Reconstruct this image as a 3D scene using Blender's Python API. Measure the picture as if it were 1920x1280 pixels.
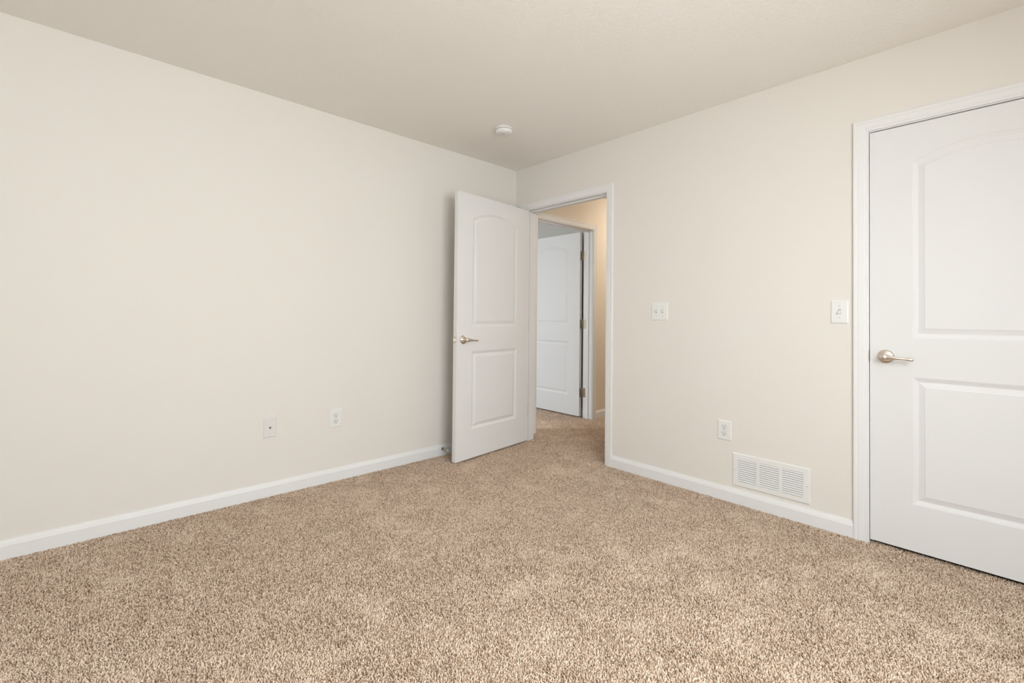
import bpy, bmesh, math, random
import numpy as np
from mathutils import Matrix, Vector

for _o in list(bpy.data.objects):
    bpy.data.objects.remove(_o)
sc = bpy.context.scene
COL = sc.collection
H = 2.44                       # ceiling height

# ------------------------------------------------------------------ camera
CAM = Vector((3.05163, -2.88209, 1.10264))
YAW, PITCH, ROLL = 0.820203, 0.0144316, 0.0100985
F_PX = 859.743
F = Vector((-math.sin(YAW) * math.cos(PITCH), math.cos(YAW) * math.cos(PITCH), math.sin(PITCH)))
Rv = Vector((math.cos(YAW), math.sin(YAW), 0))
Uv = Rv.cross(F)
R2 = math.cos(ROLL) * Rv + math.sin(ROLL) * Uv
U2 = -math.sin(ROLL) * Rv + math.cos(ROLL) * Uv
cd = bpy.data.cameras.new('camera')
cd.sensor_width = 36.0
cd.lens = F_PX / 1920 * 36.0
cd.shift_y = -58.786 / 1920
cd.clip_start = 0.02
cam = bpy.data.objects.new('camera', cd)
COL.objects.link(cam)
m = Matrix.Identity(4)
for i in range(3):
    m[i][0], m[i][1], m[i][2], m[i][3] = R2[i], U2[i], -F[i], CAM[i]
cam.matrix_world = m
sc.camera = cam

# ------------------------------------------------------------------ colour management, world, lights
vs = sc.view_settings
vs.view_transform = 'Standard'
vs.look = 'None'
vs.gamma = 1.0
vs.use_curve_mapping = False
vs.exposure = 0.11
w = bpy.data.worlds.new('world')
sc.world = w
w.use_nodes = True
w.node_tree.nodes['Background'].inputs[0].default_value = (0.80, 0.88, 1.0, 1)
w.node_tree.nodes['Background'].inputs[1].default_value = 0.6


def area_light(name, loc, aim, sx, sy, power, col, spread=180):
    ld = bpy.data.lights.new(name, 'AREA')
    ld.shape = 'RECTANGLE'
    ld.size, ld.size_y = sx, sy
    ld.energy = power
    ld.color = col
    ld.spread = math.radians(spread)
    o = bpy.data.objects.new(name, ld)
    COL.objects.link(o)
    o.location = loc
    o.rotation_euler = (Vector(aim) - Vector(loc)).to_track_quat('-Z', 'Y').to_euler()
    return o


# daylight at the unseen side and far windows; added fills for wall and ceiling
area_light('wall_fill_rear', (2.95, -5.18, 1.45), (2.95, 0, 1.45), 1.36, 1.26, 4, (0.95, 0.98, 1.0))  # added fill for the right wall and the corner
area_light('ceiling_fill_rear', (2.95, -5.17, 1.20), (2.95, -4.1, 2.1), 1.36, 0.9, 20, (0.90, 0.95, 1.0))  # added fill aimed upward to brighten the ceiling
area_light('skylight_side_window', (3.88, -2.15, 1.45), (0, -2.15, 1.45), 1.36, 1.26, 25, (1.0, 0.955, 0.90))
area_light('skylight_side_window_high', (3.87, -2.15, 1.60), (2.9, -2.15, 0.6), 1.36, 1.1, 53, (0.81, 0.93, 1.0))
area_light('ceiling_fill_side', (3.86, -2.15, 1.20), (2.9, -2.15, 2.1), 1.36, 0.9, 5, (0.90, 0.95, 1.0))  # added upward fill, lifts the ceiling from the side
area_light('skylight_far_bedroom', (-1.20, -2.18, 1.60), (-1.20, -1.0, 0.6), 1.4, 1.1, 62, (0.86, 0.94, 1.0))


# ------------------------------------------------------------------ materials
def mat(name, col, rough=0.5, metal=0.0, spec=0.5):
    mt = bpy.data.materials.new(name)
    mt.use_nodes = True
    b = mt.node_tree.nodes['Principled BSDF']
    b.inputs['Base Color'].default_value = (*col, 1)
    b.inputs['Roughness'].default_value = rough
    b.inputs['Metallic'].default_value = metal
    b.inputs['Specular IOR Level'].default_value = spec
    return mt


def N(mt, t, **kw):
    n = mt.node_tree.nodes.new(t)
    for k, v in kw.items():
        if k in n.inputs:
            n.inputs[k].default_value = v
        else:
            setattr(n, k, v)
    return n


def L(mt, a, b):
    mt.node_tree.links.new(a, b)


def bumpy(mt, scale, strength, dist, detail=3.0, rough=0.6):
    tc = N(mt, 'ShaderNodeTexCoord')
    n = N(mt, 'ShaderNodeTexNoise', Scale=scale, Detail=detail, Roughness=rough)
    L(mt, tc.outputs['Object'], n.inputs['Vector'])
    b = N(mt, 'ShaderNodeBump', Strength=strength, Distance=dist)
    L(mt, n.outputs['Fac'], b.inputs['Height'])
    L(mt, b.outputs['Normal'], mt.node_tree.nodes['Principled BSDF'].inputs['Normal'])
    return tc, n, b


M_WALL = mat('wall_paint', (0.82, 0.783, 0.727), 0.75, spec=0.1)
bumpy(M_WALL, 260, 0.10, 0.001)
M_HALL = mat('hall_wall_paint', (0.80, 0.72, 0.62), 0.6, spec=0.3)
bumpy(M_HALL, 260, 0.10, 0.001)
M_FAR_SHADED = mat('far_bedroom_shaded_paint', (0.60, 0.58, 0.54), 0.7, spec=0.2)  # grey darkened so the colour carries the shade on these walls
M_TRIM = mat('white_trim_paint', (0.84, 0.835, 0.83), 0.5, spec=0.2)
bumpy(M_TRIM, 90, 0.03, 0.0008)
M_DOOR = mat('white_door_paint', (0.81, 0.805, 0.80), 0.62, spec=0.08)
M_PLATE = mat('white_plastic', (0.84, 0.84, 0.82), 0.3)
M_PLATE2 = mat('pale_plastic', (0.80, 0.765, 0.755), 0.35)
M_DEVICE = mat('white_device_plastic', (0.80, 0.80, 0.78), 0.3)
M_SLOT = mat('dark_slot', (0.03, 0.028, 0.025), 0.6)
M_SCREW = mat('painted_screw', (0.62, 0.60, 0.57), 0.4, metal=0.2)
M_NICKEL = mat('satin_nickel', (0.76, 0.69, 0.62), 0.30, metal=1.0)
M_HINGE = mat('brushed_hinge_metal', (0.50, 0.44, 0.36), 0.38, metal=1.0)
M_VENT = mat('white_enamel', (0.84, 0.84, 0.82), 0.35)
M_DUCT_SHADE = mat('duct_shade_grey', (0.33, 0.31, 0.29), 0.8)  # grey stands in for the shade behind the louvers
M_RUBBER = mat('white_rubber', (0.78, 0.78, 0.76), 0.5)
M_DARKMETAL = mat('dark_spring_steel', (0.16, 0.14, 0.12), 0.35, metal=1.0)
M_DETECT = mat('detector_plastic', (0.84, 0.83, 0.81), 0.35)
M_GREY = mat('grey_slit', (0.16, 0.15, 0.16), 0.6)
M_SLOTLIGHT = mat('shaded_plastic_seam', (0.42, 0.40, 0.37), 0.6)
M_GLASS = mat('window_glass', (1, 1, 1), 0.0)
M_GLASS.node_tree.nodes['Principled BSDF'].inputs['Transmission Weight'].default_value = 1.0
M_SASH = mat('window_vinyl', (0.85, 0.85, 0.84), 0.35)

M_CEIL = mat('ceiling_knockdown', (0.95, 0.92, 0.865), 0.7, spec=0.2)
tc = N(M_CEIL, 'ShaderNodeTexCoord')
n1 = N(M_CEIL, 'ShaderNodeTexNoise', Scale=55.0, Detail=3.0, Roughness=0.55, Distortion=0.6)
L(M_CEIL, tc.outputs['Object'], n1.inputs['Vector'])
cr = N(M_CEIL, 'ShaderNodeValToRGB')
cr.color_ramp.elements[0].position = 0.44
cr.color_ramp.elements[1].position = 0.56
L(M_CEIL, n1.outputs['Fac'], cr.inputs['Fac'])
bp = N(M_CEIL, 'ShaderNodeBump', Strength=0.35, Distance=0.0016)
L(M_CEIL, cr.outputs['Color'], bp.inputs['Height'])
L(M_CEIL, bp.outputs['Normal'], M_CEIL.node_tree.nodes['Principled BSDF'].inputs['Normal'])

# carpet: twisted pile, beige with brown and cream flecks; tuft colour is a per-vertex attribute of the yarn
M_CARPET = mat('carpet_yarn', (0.5, 0.4, 0.3), 0.95, spec=0.08)
at = N(M_CARPET, 'ShaderNodeAttribute', attribute_name='yarn')
cr = N(M_CARPET, 'ShaderNodeValToRGB')
els = cr.color_ramp.elements
els[0].position = 0.0
els[0].color = (0.30, 0.195, 0.125, 1)
els[1].position = 1.0
els[1].color = (0.90, 0.74, 0.60, 1)
e = els.new(0.35)
e.color = (0.56, 0.41, 0.30, 1)
e = els.new(0.7)
e.color = (0.75, 0.585, 0.455, 1)
L(M_CARPET, at.outputs['Fac'], cr.inputs['Fac'])
L(M_CARPET, cr.outputs['Color'], M_CARPET.node_tree.nodes['Principled BSDF'].inputs['Base Color'])
M_BACKING = mat('carpet_backing', (0.40, 0.29, 0.21), 0.95, spec=0.05)


# ------------------------------------------------------------------ mesh helpers
def obj(name, bm, material, parent=None, smooth=False, recalc=True):
    if recalc:
        bmesh.ops.recalc_face_normals(bm, faces=bm.faces)
    me = bpy.data.meshes.new(name)
    bm.to_mesh(me)
    bm.free()
    for mt in (material if isinstance(material, (list, tuple)) else [material]):
        me.materials.append(mt)
    if smooth:
        for p in me.polygons:
            p.use_smooth = True
    o = bpy.data.objects.new(name, me)
    COL.objects.link(o)
    if parent is not None:
        o.parent = parent
    return o


def empty(name, loc=(0, 0, 0), rz=0.0):
    o = bpy.data.objects.new(name, None)
    o.empty_display_size = 0.05
    o.location = loc
    o.rotation_euler = (0, 0, rz)
    COL.objects.link(o)
    return o


def tag(o, label=None, cat=None, group=None, kind=None):
    if label:
        o['label'] = label
    if cat:
        o['category'] = cat
    if group:
        o['group'] = group
    if kind:
        o['kind'] = kind
    return o


def box(bm, x0, x1, y0, y1, z0, z1, mi=0):
    v = [bm.verts.new((x, y, z)) for z in (z0, z1) for y in (y0, y1) for x in (x0, x1)]
    for q in ((0, 2, 3, 1), (4, 5, 7, 6), (0, 1, 5, 4), (2, 6, 7, 3), (0, 4, 6, 2), (1, 3, 7, 5)):
        f = bm.faces.new([v[k] for k in q])
        f.material_index = mi
    return v


def rbox(bm, x0, x1, y0, y1, z0, z1, r, seg=2):
    """box with rounded edges"""
    t = bmesh.new()
    box(t, x0, x1, y0, y1, z0, z1)
    bmesh.ops.bevel(t, geom=list(t.edges), offset=r, segments=seg, profile=0.5, affect='EDGES')
    me = bpy.data.meshes.new('tmp')
    t.to_mesh(me)
    t.free()
    bm.from_mesh(me)
    bpy.data.meshes.remove(me)


def lathe(bm, prof, M=Matrix.Identity(4), seg=32, cap0=True, cap1=True):
    """prof: list of (radius, height) about local z"""
    rings = []
    for r, z in prof:
        rings.append([bm.verts.new(M @ Vector((r * math.cos(2 * math.pi * k / seg), r * math.sin(2 * math.pi * k / seg), z))) for k in range(seg)])
    for a, b in zip(rings, rings[1:]):
        for k in range(seg):
            bm.faces.new((a[k], a[(k + 1) % seg], b[(k + 1) % seg], b[k]))
    if cap0:
        bm.faces.new(rings[0][::-1])
    if cap1:
        bm.faces.new(rings[-1])


def loft(bm, rings, cap=True):
    vr = [[bm.verts.new(p) for p in r] for r in rings]
    n = len(vr[0])
    for a, b in zip(vr, vr[1:]):
        for k in range(n):
            bm.faces.new((a[k], a[(k + 1) % n], b[(k + 1) % n], b[k]))
    if cap:
        bm.faces.new(vr[0][::-1])
        bm.faces.new(vr[-1])


def sweep_open(bm, prof, frames):
    """prof: (a, b) pairs closed polygon; frames: (origin, axisA, axisB)"""
    rings = [[o + A * a + B * b for a, b in prof] for o, A, B in frames]
    loft(bm, rings)


# ------------------------------------------------------------------ shell
DW = 0.864                      # door opening between jambs
D1 = (0.138, 1.002)             # bedroom doorway, along x
D3 = (2.591, 3.455)             # closet doorway, along x
D2 = (0.290, 1.155)             # doorway across the hall, along y
HEAD = 2.05
WT = 0.115


def wall_with_openings(name, axis, p0, p1, a0, a1, holes, material):
    """slab between planes p0..p1 of the other axis, running a0..a1; holes = (start, end, sill, head)"""
    bm = bmesh.new()

    def b(s, e, z0, z1):
        if e - s < 1e-5 or z1 - z0 < 1e-5:
            return
        if axis == 'x':
            box(bm, s, e, p0, p1, z0, z1)
        else:
            box(bm, p0, p1, s, e, z0, z1)
    cur = a0
    for s, e_, z0, z1 in sorted(holes):
        b(cur, s, -0.03, H)
        b(s, e_, z1, H)
        b(s, e_, -0.03, z0)
        cur = e_
    b(cur, a1, -0.03, H)
    o = obj(name, bm, material)
    return tag(o, kind='structure')


J = 0.018
XR, YR = 3.90, -5.20
wall_with_openings('wall_right', 'x', 0.0, WT, -WT, XR, [(D1[0] - J, D1[1] + J, -0.03, HEAD + J), (D3[0] - J, D3[1] + J, -0.03, HEAD + J)], M_WALL)
wall_with_openings('wall_left', 'y', -WT, 0.0, YR, 0.0, [], M_WALL)
wall_with_openings('wall_rear', 'x', YR - WT, YR, -WT, XR + WT, [(2.23, 3.67, 0.75, 2.15)], M_WALL)
wall_with_openings('wall_window_side', 'y', XR, XR + WT, YR, 1.0, [(-2.92, -1.48, 0.75, 2.15)], M_WALL)
wall_with_openings('wall_hall_left', 'y', -WT, 0.0, WT, 3.2, [(D2[0] - J, D2[1] + J, -0.03, HEAD + J)], M_HALL)
wall_with_openings('wall_hall_right', 'y', 1.10, 1.10 + WT, WT, 3.2, [], M_HALL)
wall_with_openings('wall_hall_end', 'x', 3.2, 3.2 + WT, -WT, 1.10 + WT, [], M_HALL)
wall_with_openings('wall_closet_back', 'x', 0.80, 0.80 + WT, 1.10 + WT, XR, [], M_HALL)
wall_with_openings('wall_far_bedroom_back', 'x', 1.235, 1.235 + WT, -3.3, -WT, [], M_FAR_SHADED)
wall_with_openings('wall_far_bedroom_left', 'y', -3.3 - WT, -3.3, -2.2, 1.235 + WT, [], M_FAR_SHADED)
wall_with_openings('wall_far_bedroom_front', 'x', -2.2 - WT, -2.2, -3.3 - WT, -WT, [(-1.95, -0.45, 0.75, 2.15)], M_FAR_SHADED)

bm = bmesh.new()
box(bm, -3.3 - WT, XR + WT, YR - WT, 3.2 + WT, H, H + 0.1)
tag(obj('ceiling', bm, M_CEIL), kind='structure')


# ------------------------------------------------------------------ carpet (floor): backing plus cut-pile tufts
def build_floor():
    rng = np.random.default_rng(7)
    areas = []

    def in_view(P):
        d = P - np.array(CAM)[None, :2]
        f2 = np.array([F.x, F.y]); r2 = np.array([Rv.x, Rv.y])
        zz = d @ f2
        xx = d @ r2
        return (zz > 1.2) & (np.abs(xx) < zz * 1.25 + 0.25)
    # regions of visible carpet (x0, x1, y0, y1)
    regs = [(0.012, XR, YR, -0.012), (D1[0], D1[1], -0.012, WT + 0.02), (0.012, 1.09, WT + 0.02, 2.2),
            (-0.13, 0.012, D2[0], D2[1]), (-1.2, -0.13, -0.4, 1.22), (D3[0], D3[1], -0.012, 0.03)]
    pts = []
    for (x0, x1, y0, y1) in regs:
        s = 0.0053
        nx, ny = max(1, int((x1 - x0) / s)), max(1, int((y1 - y0) / s))
        gx, gy = np.meshgrid(np.arange(nx), np.arange(ny))
        P = np.stack([x0 + (gx.ravel() + rng.random(nx * ny)) * (x1 - x0) / nx,
                      y0 + (gy.ravel() + rng.random(nx * ny)) * (y1 - y0) / ny], 1)
        pts.append(P[in_view(P)])
    P = np.concatenate(pts)
    n = len(P)
    # slow drift of pile lean (foot and vacuum marks)
    ph = np.zeros(n)
    ph2 = np.zeros(n)
    for k in range(26):
        a = rng.random() * 6.283
        fr = 4.0 + 34.0 * rng.random() ** 1.2
        q = (P[:, 0] * math.cos(a) + P[:, 1] * math.sin(a)) * fr + rng.random() * 6.283
        q2 = (P[:, 1] * math.cos(a) - P[:, 0] * math.sin(a)) * fr * 0.6 + rng.random() * 6.283
        ph += np.sin(q + 1.3 * np.sin(q2)) / 26 ** 0.5
        ph2 += np.cos(q * 0.9 + 1.1 * np.sin(q2 * 1.2)) / 26 ** 0.5
    h = 0.0065 + 0.0040 * rng.random(n)
    r = 0.0024 + 0.0013 * rng.random(n)
    lean = np.stack([rng.normal(0, 0.0029, n) + 0.0013 * ph, rng.normal(0, 0.0029, n) + 0.0013 * ph2], 1)
    rot = rng.random(n) * 6.283
    K = 3
    V = np.zeros((n, 2 * K + 1, 3), np.float32)
    for k in range(K):
        a = rot + k * 2 * math.pi / K
        V[:, k, 0] = P[:, 0] + r * 0.9 * np.cos(a)
        V[:, k, 1] = P[:, 1] + r * 0.9 * np.sin(a)
        V[:, k, 2] = -0.008
        a2 = a + 0.5
        V[:, K + k, 0] = P[:, 0] + lean[:, 0] * 0.7 + r * np.cos(a2)
        V[:, K + k, 1] = P[:, 1] + lean[:, 1] * 0.7 + r * np.sin(a2)
        V[:, K + k, 2] = -0.008 + h * 0.72
    V[:, 2 * K, 0] = P[:, 0] + lean[:, 0]
    V[:, 2 * K, 1] = P[:, 1] + lean[:, 1]
    V[:, 2 * K, 2] = -0.008 + h
    # keep the pile out of the baseboards and jambs
    tri = []
    for k in range(K):
        k2 = (k + 1) % K
        tri += [(k, k2, K + k2), (k, K + k2, K + k), (K + k, K + k2, 2 * K)]
    tri = np.array(tri)
    T = (tri[None] + (np.arange(n) * (2 * K + 1))[:, None, None]).reshape(-1, 3)
    nv0 = n * (2 * K + 1)
    # backing slab: top quad at z=-0.008 over the whole plan, plus thickness
    X0, X1, Y0, Y1 = -3.3 - WT, XR + WT, YR - WT, 3.2 + WT
    bv = np.array([(x, y, z) for z in (-0.03, -0.008) for y in (Y0, Y1) for x in (X0, X1)], np.float32)
    bf = np.array([(0, 2, 3), (0, 3, 1), (4, 5, 7), (4, 7, 6), (0, 1, 5), (0, 5, 4), (2, 6, 7), (2, 7, 3), (0, 4, 6), (0, 6, 2), (1, 3, 7), (1, 7, 5)]) + nv0
    AV = np.concatenate([V.reshape(-1, 3), bv])
    AT = np.concatenate([T, bf]).astype(np.int32)
    me = bpy.data.meshes.new('floor')
    me.vertices.add(len(AV))
    me.vertices.foreach_set('co', AV.ravel())
    me.loops.add(len(AT) * 3)
    me.loops.foreach_set('vertex_index', AT.ravel())
    me.polygons.add(len(AT))
    me.polygons.foreach_set('loop_start', np.arange(0, len(AT) * 3, 3, dtype=np.int32))
    mi = np.zeros(len(AT), np.int32)
    mi[-12:] = 1
    me.polygons.foreach_set('material_index', mi)
    me.update()
    val = np.clip(rng.beta(1.25, 0.95, n) + 0.085 * np.tanh(1.8 * (ph - 0.9)) + 0.075 + 0.03 * np.tanh(2 * ph2), 0, 1)
    col = np.zeros((n, 2 * K + 1), np.float32)
    col[:] = val[:, None]
    a = me.attributes.new('yarn', 'FLOAT', 'POINT')
    a.data.foreach_set('value', np.concatenate([col.ravel(), np.full(8, 0.3, np.float32)]))
    me.materials.append(M_CARPET)
    me.materials.append(M_BACKING)
    o = bpy.data.objects.new('floor', me)
    COL.objects.link(o)
    print('tufts', n)
    return tag(o, kind='structure')


build_floor()


# ------------------------------------------------------------------ baseboards
BP = [(0.0, -0.008), (0.014, -0.008), (0.014, 0.058), (0.0125, 0.062), (0.0100, 0.070), (0.0065, 0.077), (0.0045, 0.081), (0.0040, 0.085), (0.0, 0.085)]


def baseboard(name, p, q, nrm, mt=None):
    """from p to q (plan), profile sticks out along nrm"""
    bm = bmesh.new()
    n = Vector((*nrm, 0))
    z = Vector((0, 0, 1))
    sweep_open(bm, BP, [(Vector((*p, 0)), n, z), (Vector((*q, 0)), n, z)])
    return tag(obj(name, bm, mt or M_TRIM), kind='structure')


baseboard('baseboard_left', (0, YR), (0, -0.0005), (1, 0))
baseboard('baseboard_right', (D1[1] + 0.0632, 0), (D3[0] - 0.0632, 0), (0, -1))
baseboard('baseboard_right.001', (D3[1] + 0.0632, 0), (XR, 0), (0, -1))
baseboard('baseboard_rear', (0.015, YR), (XR - 0.015, YR), (0, 1))
baseboard('baseboard_window_side', (XR, YR), (XR, -0.015), (-1, 0))
baseboard('baseboard_hall', (0, D2[1] + 0.0632), (0, 3.2), (1, 0))
baseboard('baseboard_far_bedroom', (-3.3, 1.235), (-WT - 0.02, 1.235), (0, -1))

# ------------------------------------------------------------------ door frames: jamb, stop, casing
#            (across, out) : across = 0 at inner edge
CP = [(0.0, 0.0), (0.0, 0.0085), (0.002, 0.0100), (0.010, 0.0105), (0.012, 0.0125), (0.022, 0.0135), (0.038, 0.0145), (0.041, 0.0130),
      (0.044, 0.0150), (0.053, 0.0165), (0.057, 0.0155), (0.058, 0.0130), (0.058, 0.0)]


def frame_xform(axis, plane, out):
    """maps (along, outward, z) to world"""
    if axis == 'x':
        return lambda a, o, z: Vector((a, plane + out * o, z))
    return lambda a, o, z: Vector((plane + out * o, a, z))


def casing(name, axis, plane, out, a0, a1, parent, reveal=0.005, head=HEAD):
    """U of mitred casing round an opening a0..a1"""
    g = frame_xform(axis, plane, out)
    bm = bmesh.new()
    i0, i1, iz = a0 - reveal, a1 + reveal, head + reveal
    rings = [[g(i0 - a, b, -0.008) for a, b in CP],
             [g(i0 - a, b, iz + a) for a, b in CP],
             [g(i1 + a, b, iz + a) for a, b in CP],
             [g(i1 + a, b, -0.008) for a, b in CP]]
    loft(bm, rings)
    return obj(name, bm, M_TRIM, parent)


def door_frame(name, axis, p0, p1, a0, a1, stop_at, stop_to, out0=-1):
    """jamb lining between wall faces p0 and p1; stop strip from stop_at to stop_to"""
    root = empty(name, (0, 0, 0))
    tag(root, kind='structure')
    g = (lambda a, p, z: (a, p, z)) if axis == 'x' else (lambda a, p, z: (p, a, z))

    def bx(bm, s, e, q0, q1, z0, z1):
        if axis == 'x':
            box(bm, s, e, q0, q1, z0, z1)
        else:
            box(bm, q0, q1, s, e, z0, z1)
    bm = bmesh.new()
    bx(bm, a0 - J, a0, p0, p1, -0.005, HEAD + J)
    bx(bm, a1, a1 + J, p0, p1, -0.005, HEAD + J)
    bx(bm, a0, a1, p0, p1, HEAD, HEAD + J)
    obj('jamb', bm, M_TRIM, root)
    bm = bmesh.new()
    t = 0.011
    bx(bm, a0, a0 + t, stop_at, stop_to, -0.004, HEAD)
    bx(bm, a1 - t, a1, stop_at, stop_to, -0.004, HEAD)
    bx(bm, a0 + t, a1 - t, stop_at, stop_to, HEAD - t, HEAD)
    obj('door_stop_strip', bm, M_TRIM, root)
    casing('casing', axis, p0, -1, a0, a1, root)
    casing('casing', axis, p1, 1, a0, a1, root)
    return root


fr1 = door_frame('trim_1', 'x', 0.0, WT, D1[0], D1[1], 0.040, 0.074)
fr3 = door_frame('trim_3', 'x', 0.0, WT, D3[0], D3[1], 0.040, 0.074)
fr2 = door_frame('trim_2', 'y', -WT, 0.0, D2[0], D2[1], -0.075, -0.041)

# ------------------------------------------------------------------ moulded two-panel door slab
SW, SH, ST = 0.858, 2.030, 0.035
PX0, PX1 = 0.161, 0.697
UP_B, UP_C, UP_A = 1.006, 1.845, 1.912   # upper panel: bottom, springing of arch, apex (above slab bottom)
LO_B, LO_T = 0.220, 0.819


def rect_loop(x0, x1, z0, z1, d):
    return [(x0 + d, z0 + d), (x1 - d, z0 + d), (x1 - d, z1 - d), (x0 + d, z1 - d)]


def arch_loop(x0, x1, z0, zc, za, d, seg=20):
    cx, hw, s = (x0 + x1) / 2, (x1 - x0) / 2, za - zc
    R = (hw * hw + s * s) / (2 * s)
    cz = za - R
    r, w2 = R - d, hw - d
    a0 = math.asin(w2 / r)
    pts = [(x0 + d, z0 + d), (x1 - d, z0 + d)]
    for k in range(seg + 1):
        a = a0 - 2 * a0 * k / seg
        pts.append((cx + r * math.sin(a), cz + r * math.cos(a)))
    return pts


#       inset, depth below the face
PROF = [(0.0, 0.0), (0.0015, 0.0016), (0.004, 0.0020), (0.019, 0.0092), (0.0225, 0.0092), (0.043, 0.0028), (0.0445, 0.0012), (0.046, 0.0010)]


def slab_mesh():
    bm = bmesh.new()
    for side in (0, 1):
        yy = (lambda d: -ST + d) if side == 0 else (lambda d: -d)
        outer = [bm.verts.new((x, yy(0), z)) for x, z in [(0, 0), (SW, 0), (SW, SH), (0, SH)]]
        edges = [bm.edges.new((outer[k], outer[(k + 1) % 4])) for k in range(4)]
        for fn in (lambda d: arch_loop(PX0, PX1, UP_B, UP_C, UP_A, d), lambda d: rect_loop(PX0, PX1, LO_B, LO_T, d)):
            prev = None
            for i, (d, dep) in enumerate(PROF):
                ring = [bm.verts.new((x, yy(dep), z)) for x, z in fn(d)]
                n = len(ring)
                if prev is None:
                    edges += [bm.edges.new((ring[k], ring[(k + 1) % n])) for k in range(n)]
                else:
                    for k in range(n):
                        bm.faces.new((prev[k], prev[(k + 1) % n], ring[(k + 1) % n], ring[k]))
                prev = ring
            bm.faces.new(prev)
        bmesh.ops.triangle_fill(bm, use_beauty=True, use_dissolve=False, edges=edges)
        if side == 0:
            o0 = outer
        else:
            for k in range(4):
                k2 = (k + 1) % 4
                bm.faces.new((o0[k], o0[k2], outer[k2], outer[k]))
    bmesh.ops.recalc_face_normals(bm, faces=bm.faces)
    me = bpy.data.meshes.new('door_slab')
    bm.to_mesh(me)
    bm.free()
    me.materials.append(M_DOOR)
    return me


SLAB = slab_mesh()


def ell_ring(c, ax, ay, rx, ry, n=14, p=2.6):
    out = []
    for k in range(n):
        a = 2 * math.pi * k / n
        ca, sa = math.cos(a), math.sin(a)
        out.append(c + ax * rx * math.copysign(abs(ca) ** (2 / p), ca) + ay * ry * math.copysign(abs(sa) ** (2 / p), sa))
    return out


def handle_set(door, x, z, face, dirx):
    """lever handle on one face of the slab (face=-1: the y=-ST face, +1: the y=0 face); dirx: which way the lever points"""
    y0 = -ST if face < 0 else 0.0
    s = -1.0 if face < 0 else 1.0
    h = empty('door_handle', (x, y0, z))
    h.parent = door
    M = Matrix.Rotation(math.radians(90) * (1 if s < 0 else -1), 4, 'X')     # local z -> outward
    bm = bmesh.new()
    lathe(bm, [(0.0335, 0.0), (0.0338, 0.003), (0.0325, 0.0065), (0.0290, 0.0095), (0.0225, 0.0120), (0.0160, 0.0135)], M, 40)
    obj('rose', bm, M_NICKEL, h, smooth=True)
    bm = bmesh.new()
    lathe(bm, [(0.0130, 0.010), (0.0115, 0.016), (0.0108, 0.030), (0.0125, 0.040), (0.0150, 0.046), (0.0152, 0.055), (0.0135, 0.060), (0.0080, 0.0625)], M, 24)
    Z = Vector((0, 0, 1))
    Y = Vector((0, 1, 0))
    st = [(-0.006, 0.0140, 0.0070, 0.052, 0.000), (0.008, 0.0140, 0.0075, 0.053, 0.000), (0.020, 0.0115, 0.0068, 0.0545, 0.0), (0.034, 0.0088, 0.0058, 0.056, -0.001),
          (0.052, 0.0074, 0.0050, 0.057, -0.0025), (0.070, 0.0064, 0.0046, 0.0565, -0.004), (0.086, 0.0062, 0.0046, 0.055, -0.005), (0.091, 0.0078, 0.0056, 0.0545, -0.0052),
          (0.103, 0.0084, 0.0062, 0.0535, -0.0056), (0.108, 0.0070, 0.0050, 0.053, -0.0056)]
    loft(bm, [ell_ring(Vector((dirx * a, s * o, dz)), Z, Y, rz, ry) for a, rz, ry, o, dz in st])
    obj('lever', bm, M_NICKEL, h, smooth=True)
    return h


def hinge(door, z, angle, jamb_dir, name='hinge'):
    """butt hinge at the slab's hinge edge: a leaf on the edge, knuckle on the pin; z = centre height"""
    h = empty(name, (0, 0, z))
    h.parent = door
    bm = bmesh.new()
    rbox(bm, -0.0022, 0.0, -0.031, 0.0, -0.048, 0.048, 0.0009, 1)
    obj('slab_leaf', bm, M_HINGE, h)
    bm = bmesh.new()
    lathe(bm, [(0.0035, -0.052), (0.0062, -0.048), (0.0062, 0.048), (0.0035, 0.052)], Matrix.Translation((-0.003, 0.0068, 0)), 16)
    obj('knuckle', bm, M_HINGE, h, smooth=True)
    return h


def latch(door, z):
    l = empty('latch', (SW, -ST / 2, z))
    l.parent = door
    bm = bmesh.new()
    rbox(bm, -0.001, 0.0014, -0.0125, 0.0125, -0.0285, 0.0285, 0.0006, 1)
    obj('latch_plate', bm, M_NICKEL, l)
    bm = bmesh.new()
    # bevelled bolt
    v = [bm.verts.new(p) for p in [(0.001, -0.007, -0.008), (0.012, -0.007, -0.008), (0.003, 0.007, -0.008), (0.001, 0.007, -0.008),
                                   (0.001, -0.007, 0.008), (0.012, -0.007, 0.008), (0.003, 0.007, 0.008), (0.001, 0.007, 0.008)]]
    for q in ((0, 3, 2, 1), (4, 5, 6, 7), (0, 1, 5, 4), (1, 2, 6, 5), (2, 3, 7, 6), (3, 0, 4, 7)):
        bm.faces.new([v[k] for k in q])
    obj('latch_bolt', bm, M_NICKEL, l)
    for zz in (-0.021, 0.021):
        bm = bmesh.new()
        lathe(bm, [(0.0035, 0.0012), (0.0030, 0.0022)], Matrix.Translation((0, 0, zz)) @ Matrix.Rotation(math.radians(90), 4, 'Y'), 12)
        obj('screw', bm, M_SCREW, l)


def make_door(name, origin, xdir, mirror=False):
    """slab local frame: x from hinge edge to free edge, y=0 face and y=-ST face, z up.  xdir = plan direction of local x"""
    root = empty(name, origin, math.atan2(xdir[1], xdir[0]))
    tag(root, kind='structure')
    s = bpy.data.objects.new('door_slab', SLAB)
    COL.objects.link(s)
    s.parent = root
    return root


HZ = 0.911                       # handle height above slab bottom
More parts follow.
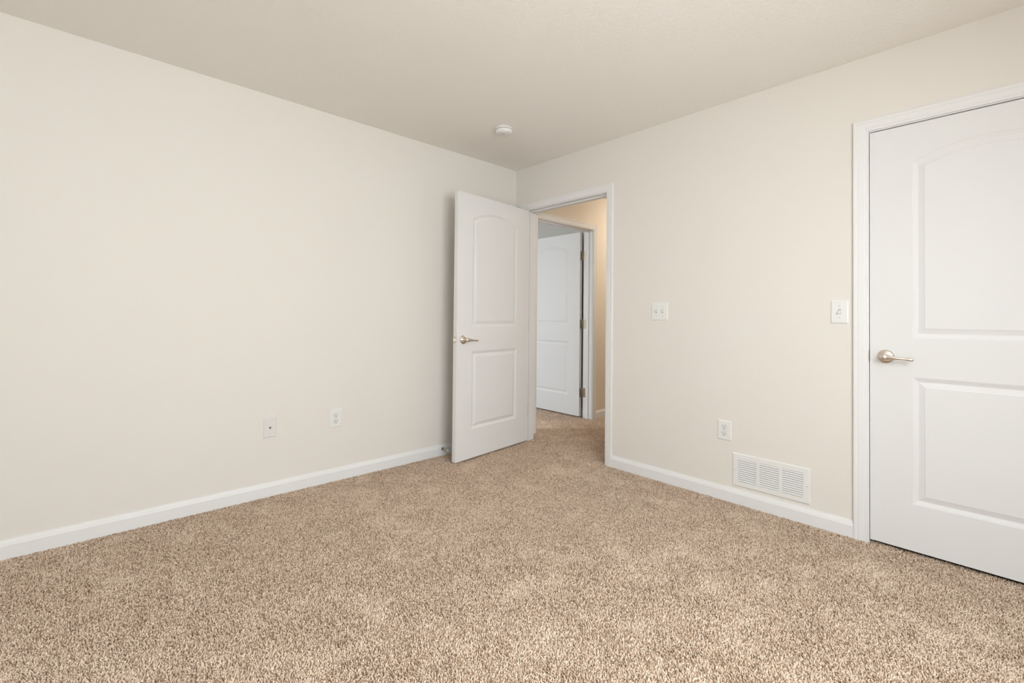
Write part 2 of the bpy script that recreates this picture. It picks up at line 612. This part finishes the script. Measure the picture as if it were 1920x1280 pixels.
# door 1: bedroom door standing open; its visible face is the y=0 face -> local +y must point to +x world
A = (0.178, -0.0025)
d1 = (0.1154, -0.9933)
door1 = make_door('door_1', (A[0], A[1], 0.015), d1)
tag(door1, 'open white two-panel door beside the corner, nickel lever handle', 'door')
handle_set(door1, 0.790, HZ, +1, -1)
handle_set(door1, 0.790, HZ, -1, -1)
latch(door1, HZ)
for z in (0.26, 1.02, 1.77):
    h = empty('hinge', (0, -ST, z))
    h.parent = door1
    bm = bmesh.new()
    rbox(bm, -0.0022, 0.0, 0.004, 0.035, -0.048, 0.048, 0.0009, 1)
    obj('slab_leaf', bm, M_HINGE, h)
    bm = bmesh.new()
    lathe(bm, [(0.0035, -0.052), (0.0062, -0.048), (0.0062, 0.048), (0.0035, 0.052)], Matrix.Translation((-0.003, -0.0068, 0)), 16)
    obj('knuckle', bm, M_HINGE, h, smooth=True)

# door 2: across the hall, swung into the far bedroom; visible face y=-ST, hinge edge faces the opening
door2 = make_door('door_2', (-0.127, 1.150, 0.015), (-1.0, 0.0))
# local x = world -x  ->  local y = world -y ; visible face is local y=0.. so shift so that it sits at world y 1.115
door2.location = (-0.138, 1.115, 0.015)
tag(door2, 'white two-panel door across the hall, opened into the far room', 'door')
handle_set(door2, 0.790, HZ, +1, -1)
for z in (0.26, 1.014, 1.771):
    h = empty('hinge', (0, -ST, z))
    h.parent = door2
    bm = bmesh.new()
    rbox(bm, -0.0022, 0.0, 0.004, 0.035, -0.050, 0.050, 0.0009, 1)
    obj('slab_leaf', bm, M_HINGE, h)
    bm = bmesh.new()
    lathe(bm, [(0.0030, -0.053), (0.0052, -0.050), (0.0052, 0.050), (0.0030, 0.053)], Matrix.Translation((-0.0115, 0.0005, 0)), 16)
    obj('knuckle', bm, M_HINGE, h, smooth=True)
    bm = bmesh.new()
    # leaf let into the jamb face (world y = 1.155 plane, facing -y); local y = -(world y - 1.115)
    rbox(bm, -0.063, -0.024, -0.0045 + ST - 0.0005, -0.0045 + ST + 0.0022, -0.050, 0.050, 0.0009, 1)
    lf = obj('jamb_leaf', bm, M_HINGE, h)
    lf.location = (0, -ST - 0.0, 0)
    for zz in (-0.034, 0.0, 0.034):
        pass

# door 3: closed closet door at the right; face flush with the wall
door3 = make_door('door_3', (D3[1] - 0.003, 0.001, 0.015), (-1.0, 0.0))
tag(door3, 'closed white two-panel door at the right, nickel lever handle', 'door')
handle_set(door3, SW - 0.0625, HZ, +1, -1)
for z in (0.26, 1.02, 1.77):
    hinge(door3, z, 0, 0)
# door 3 face: local y=0 face looks to world -y

# strike lip of the closet door
bm = bmesh.new()
rbox(bm, D3[0] - 0.0012, D3[0] + 0.0006, -0.0030, 0.030, 0.926 - 0.028, 0.926 + 0.028, 0.0005, 1)
obj('strike_plate', bm, M_NICKEL, fr3)
bm = bmesh.new()
rbox(bm, D1[1] - 0.0006, D1[1] + 0.0012, -0.0030, 0.030, 0.926 - 0.028, 0.926 + 0.028, 0.0005, 1)
obj('strike_plate', bm, M_NICKEL, fr1)


# ------------------------------------------------------------------ windows (behind and beside the camera, and in the far bedroom)
def window(name, axis, plane, thick, a0, a1, z0, z1):
    root = empty(name)
    tag(root, kind='structure')
    pm = plane + thick / 2

    def bx(bm, s, e, q0, q1, zz0, zz1):
        if axis == 'x':
            box(bm, s, e, q0, q1, zz0, zz1)
        else:
            box(bm, q0, q1, s, e, zz0, zz1)
    bm = bmesh.new()
    t = 0.045
    bx(bm, a0, a0 + t, pm - 0.03, pm + 0.03, z0, z1)
    bx(bm, a1 - t, a1, pm - 0.03, pm + 0.03, z0, z1)
    bx(bm, a0 + t, a1 - t, pm - 0.03, pm + 0.03, z0, z0 + t)
    bx(bm, a0 + t, a1 - t, pm - 0.03, pm + 0.03, z1 - t, z1)
    zm = (z0 + z1) / 2
    bx(bm, a0 + t, a1 - t, pm - 0.02, pm + 0.02, zm - 0.02, zm + 0.02)
    obj('window_frame', bm, M_SASH, root)
    bm = bmesh.new()
    bx(bm, a0 + t, a1 - t, pm - 0.003, pm + 0.003, z0 + t, zm - 0.02)
    obj('pane', bm, M_GLASS, root)
    bm = bmesh.new()
    bx(bm, a0 + t, a1 - t, pm - 0.003, pm + 0.003, zm + 0.02, z1 - t)
    obj('pane', bm, M_GLASS, root)


window('window_1', 'x', YR - WT, WT, 2.23, 3.67, 0.75, 2.15)  # unseen, placed to go with the added rear fill lights
window('window_2', 'y', XR, WT, -2.92, -1.48, 0.75, 2.15)
window('window_3', 'x', -2.2 - WT, WT, -1.95, -0.45, 0.75, 2.15)


# ------------------------------------------------------------------ wall plates
# local frame: x across, z up, -y out of the wall (towards the room); placed by rotation
def plate_mesh(bm, w_, h_, t=0.006):
    # soft-edged plate: outer rim to raised field
    def ring(ix, y):
        return [Vector((sx * (w_ / 2 - ix), -y, sz * (h_ / 2 - ix))) for sx, sz in ((-1, -1), (1, -1), (1, 1), (-1, 1))]
    loft(bm, [ring(0, 0), ring(0, t * 0.45), ring(0.0012, t * 0.75), ring(0.004, t * 0.95), ring(0.006, t)])


def screw_at(root, x, z, y=0.006, r=0.0030):
    bm = bmesh.new()
    lathe(bm, [(r, -0.0005), (r, 0.0008), (r * 0.7, 0.0016)], Matrix.Translation((x, -y, z)) @ Matrix.Rotation(math.radians(90), 4, 'X'), 14)
    s = obj('screw', bm, M_SCREW, root)
    bm = bmesh.new()
    box(bm, x - r * 0.75, x + r * 0.75, -y - 0.0019, -y - 0.0014, z - 0.0004, z + 0.0004)
    return s


def switch_plate(name, loc, rz, w_, h_, xs, up):
    root = empty(name, loc, rz)
    bm = bmesh.new()
    plate_mesh(bm, w_, h_)
    obj('plate', bm, M_PLATE, root)
    for x, u in zip(xs, up):
        bm = bmesh.new()
        box(bm, x - 0.0058, x + 0.0058, -0.0064, -0.0055, -0.0125, 0.0125)
        tg = obj('toggle_slot', bm, M_SLOTLIGHT, root)
        bm = bmesh.new()
        c0 = Vector((x, -0.005, 0.0))
        tip = Vector((x, -0.0205, 0.0085 * u))
        loft(bm, [ell_ring(c0, Vector((1, 0, 0)), Vector((0, 0, 1)), 0.0048, 0.0092, 12, 4), ell_ring(c0.lerp(tip, .5), Vector((1, 0, 0)), Vector((0, 0, 1)), 0.0043, 0.0062, 12, 4),
                  ell_ring(tip, Vector((1, 0, 0)), Vector((0, 0, 1)), 0.0036, 0.0036, 12, 4)])
        obj('toggle', bm, M_DEVICE, root)
        for zz in (-0.030, 0.030):
            screw_at(root, x, zz * h_ / 0.12)
    return root


tag(switch_plate('light_switch', (1.446, 0, 1.150), 0, 0.122, 0.121, (-0.024, 0.023), (1, 1)),
    'white double toggle light switch right of the open doorway', 'light switch')
tag(switch_plate('light_switch.001', (2.4685, 0, 1.1465), 0, 0.076, 0.121, (0.0,), (-1,)),
    'white single toggle light switch beside the closed door', 'light switch')


def outlet(name, loc, rz, w_, h_):
    root = empty(name, loc, rz)
    bm = bmesh.new()
    plate_mesh(bm, w_, h_)
    obj('plate', bm, M_PLATE, root)
    for cz in (0.0205, -0.0205):
        # dark seam then the receptacle face: a circle flattened top and bottom
        def face(r, y, mt, nm, rad=0.0165):
            bm = bmesh.new()
            pts = []
            for k in range(40):
                a = 2 * math.pi * k / 40
                x, z = (rad + r) * math.cos(a), (rad + r) * math.sin(a)
                z = max(-0.0132 - r, min(0.0132 + r, z))
                pts.append((x, z))
            loft(bm, [[Vector((x, -0.004, cz + z)) for x, z in pts], [Vector((x, -y, cz + z)) for x, z in pts]])
            return obj(nm, bm, mt, root)
        face(0.0009, 0.0062, M_SLOTLIGHT, 'seam')
        fc = face(0.0, 0.0078, M_DEVICE, 'socket')
        for nm, x0, x1, z0, z1 in (('slot', -0.0078, -0.0052, -0.0015, 0.0075), ('slot', 0.0052, 0.0078, -0.0005, 0.0065)):
            bm = bmesh.new()
            box(bm, x0, x1, -0.0080, -0.0070, cz + z0, cz + z1)
            obj(nm, bm, M_GREY, fc)
        bm = bmesh.new()
        lathe(bm, [(0.0030, 0.0), (0.0030, 0.0010)], Matrix.Translation((0, -0.0071, cz - 0.0082)) @ Matrix.Rotation(math.radians(90), 4, 'X'), 16)
        obj('ground_hole', bm, M_SLOT, fc)
    screw_at(root, 0, 0)
    return root


tag(outlet('wall_outlet', (1.8825, 0, 0.4225), 0, 0.082, 0.117),
    'white duplex outlet above the floor vent on the right wall', 'outlet')
tag(outlet('wall_outlet.001', (0, -1.640, 0.4135), math.radians(90), 0.082, 0.122),
    'white duplex outlet low on the left wall', 'outlet')

coax = empty('cable_plate', (0, -2.0435, 0.4145), math.radians(90))
tag(coax, 'pale cable wall plate with small dark jack, low on the left wall', 'cable outlet')
bm = bmesh.new()
plate_mesh(bm, 0.071, 0.120)
obj('plate', bm, M_PLATE2, coax)
bm = bmesh.new()
lathe(bm, [(0.0058, 0.0), (0.0058, 0.0025), (0.0046, 0.0030), (0.0046, 0.0110), (0.0030, 0.0112)], Matrix.Translation((0, -0.0055, 0)) @ Matrix.Rotation(math.radians(90), 4, 'X'), 6)
obj('coax_jack', bm, M_DARKMETAL, coax)
for zz in (-0.040, 0.040):
    screw_at(coax, 0, zz)

# ------------------------------------------------------------------ floor vent grille in the right wall
VX0, VX1, VZ0, VZ1 = 1.932, 2.336, 0.104, 0.299
vent = empty('wall_vent', ((VX0 + VX1) / 2, 0, (VZ0 + VZ1) / 2))
tag(vent, 'white louvered vent grille just above the baseboard', 'vent')
hw, hh = (VX1 - VX0) / 2, (VZ1 - VZ0) / 2
cols = [(-0.171, -0.069), (-0.052, 0.050), (0.068, 0.170)]
lz0, lz1 = -0.066, 0.067
bm = bmesh.new()
T = 0.007
zs_ = [-hh, lz0, lz1, hh]
xs_ = [-hw, cols[0][0], cols[0][1], cols[1][0], cols[1][1], cols[2][0], cols[2][1], hw]


def slabx(bm, x0, x1, z0, z1, y0=-T, y1=0.0):
    box(bm, x0, x1, y0, y1, z0, z1)


# rim with a sloped outer edge
def vring(ix, y):
    return [Vector((sx * (hw - ix), -y, sz * (hh - ix))) for sx, sz in ((-1, -1), (1, -1), (1, 1), (-1, 1))]


ro = [vring(0, 0), vring(0, 0.002), vring(0.0045, T)]
vr = [[bm.verts.new(p) for p in r] for r in ro]
for a, b in zip(vr, vr[1:]):
    for k in range(4):
        bm.faces.new((a[k], a[(k + 1) % 4], b[(k + 1) % 4], b[k]))
edges = [bm.edges.get((vr[-1][k], vr[-1][(k + 1) % 4])) for k in range(4)]
for x0, x1 in cols:
    rf = [bm.verts.new((x, -T, z)) for x, z in ((x0, lz0), (x1, lz0), (x1, lz1), (x0, lz1))]
    rb = [bm.verts.new((x, 0.0, z)) for x, z in ((x0, lz0), (x1, lz0), (x1, lz1), (x0, lz1))]
    edges += [bm.edges.new((rf[k], rf[(k + 1) % 4])) for k in range(4)]
    for k in range(4):
        bm.faces.new((rf[k], rf[(k + 1) % 4], rb[(k + 1) % 4], rb[k]))
bmesh.ops.triangle_fill(bm, use_beauty=True, use_dissolve=False, edges=edges)
obj('grille_frame', bm, M_VENT, vent)
for x0, x1 in cols:
    bm = bmesh.new()
    nl = 11
    p = (lz1 - lz0) / nl
    for k in range(nl):
        zc = lz0 + (k + 0.5) * p
        # blade slopes down and out
        pr = [(-T + 0.0010, zc - p * 0.36), (-T + 0.0000, zc - p * 0.30), (-0.0012, zc + p * 0.33), (-0.0004, zc + p * 0.27)]
        loft(bm, [[Vector((x, y, z)) for y, z in pr] for x in (x0, x1)])
    obj('louvers', bm, M_VENT, vent)
bm = bmesh.new()
box(bm, -0.172, 0.171, -0.0004, 0.0, lz0, lz1)
obj('duct_shade_sheet', bm, M_DUCT_SHADE, vent)  # flat sheet on the solid wall, shade between louvers put in as colour
for sx in (-1, 1):
    screw_at(vent, sx * (hw - 0.013), 0.0, T, 0.0033)

# ------------------------------------------------------------------ smoke detector
det = empty('smoke_detector', (0.630, -0.720, H))
tag(det, 'round white smoke detector on the ceiling near the corner', 'smoke detector')
bm = bmesh.new()
lathe(bm, [(0.0600, 0.0), (0.0600, -0.010), (0.0590, -0.0115), (0.052, -0.0118)], seg=56)
obj('mounting_base', bm, M_DETECT, det, smooth=False)
bm = bmesh.new()
lathe(bm, [(0.0535, -0.011), (0.0535, -0.0150)], seg=56)
obj('vent_slit', bm, M_GREY, det)
bm = bmesh.new()
lathe(bm, [(0.052, -0.0145), (0.0585, -0.0148), (0.0592, -0.0165), (0.0580, -0.028), (0.0545, -0.034), (0.046, -0.0385), (0.034, -0.0405), (0.020, -0.0412)], seg=56)
obj('cover', bm, M_DETECT, det, smooth=True)
bm = bmesh.new()
lathe(bm, [(0.0105, -0.0405), (0.0105, -0.0425), (0.0085, -0.0432)], Matrix.Translation((0.004, -0.012, 0)), 24)
obj('test_button', bm, M_SCREW, det)

# ------------------------------------------------------------------ door stop on the left baseboard
ds = empty('door_stop', (0.014, -0.785, 0.051), 0)
tag(ds, 'small metal door stop with white tip on the left baseboard', 'door stop')
MX = Matrix.Rotation(math.radians(90), 4, 'Y')
bm = bmesh.new()
lathe(bm, [(0.0115, 0.0), (0.0115, 0.002), (0.0075, 0.006), (0.005, 0.008)], MX, 24)
obj('base', bm, M_DARKMETAL, ds, smooth=True)
bm = bmesh.new()
prof = []
for k in range(41):
    z = 0.007 + 0.057 * k / 40
    prof.append((0.0052 + 0.0009 * math.cos(k * math.pi), z))
lathe(bm, prof, MX, 20)
obj('spring', bm, M_NICKEL, ds, smooth=True)
bm = bmesh.new()
lathe(bm, [(0.0062, 0.063), (0.0082, 0.065), (0.0082, 0.074), (0.0060, 0.078), (0.0025, 0.0795)], MX, 20)
obj('rubber_tip', bm, M_RUBBER, ds, smooth=True)

# ------------------------------------------------------------------ hall ceiling lamp (beyond the doorway head, lights the hall warmly)
lamp = empty('ceiling_lamp', (0.62, 2.05, H))
tag(lamp, 'round frosted hall ceiling lamp beyond the doorway', 'lamp')
M_GLOW = mat('frosted_lamp_glass', (0.9, 0.85, 0.75), 0.4)
b = M_GLOW.node_tree.nodes['Principled BSDF']
b.inputs['Emission Color'].default_value = (1.0, 0.92, 0.79, 1)
b.inputs['Emission Strength'].default_value = 64.0
bm = bmesh.new()
lathe(bm, [(0.145, 0.0), (0.145, -0.022), (0.138, -0.026)], seg=40)
obj('lamp_base', bm, M_NICKEL, lamp)
bm = bmesh.new()
lathe(bm, [(0.136, -0.022), (0.128, -0.055), (0.100, -0.082), (0.060, -0.098), (0.015, -0.104)], seg=40)
obj('lamp_shade', bm, M_GLOW, lamp, smooth=True)
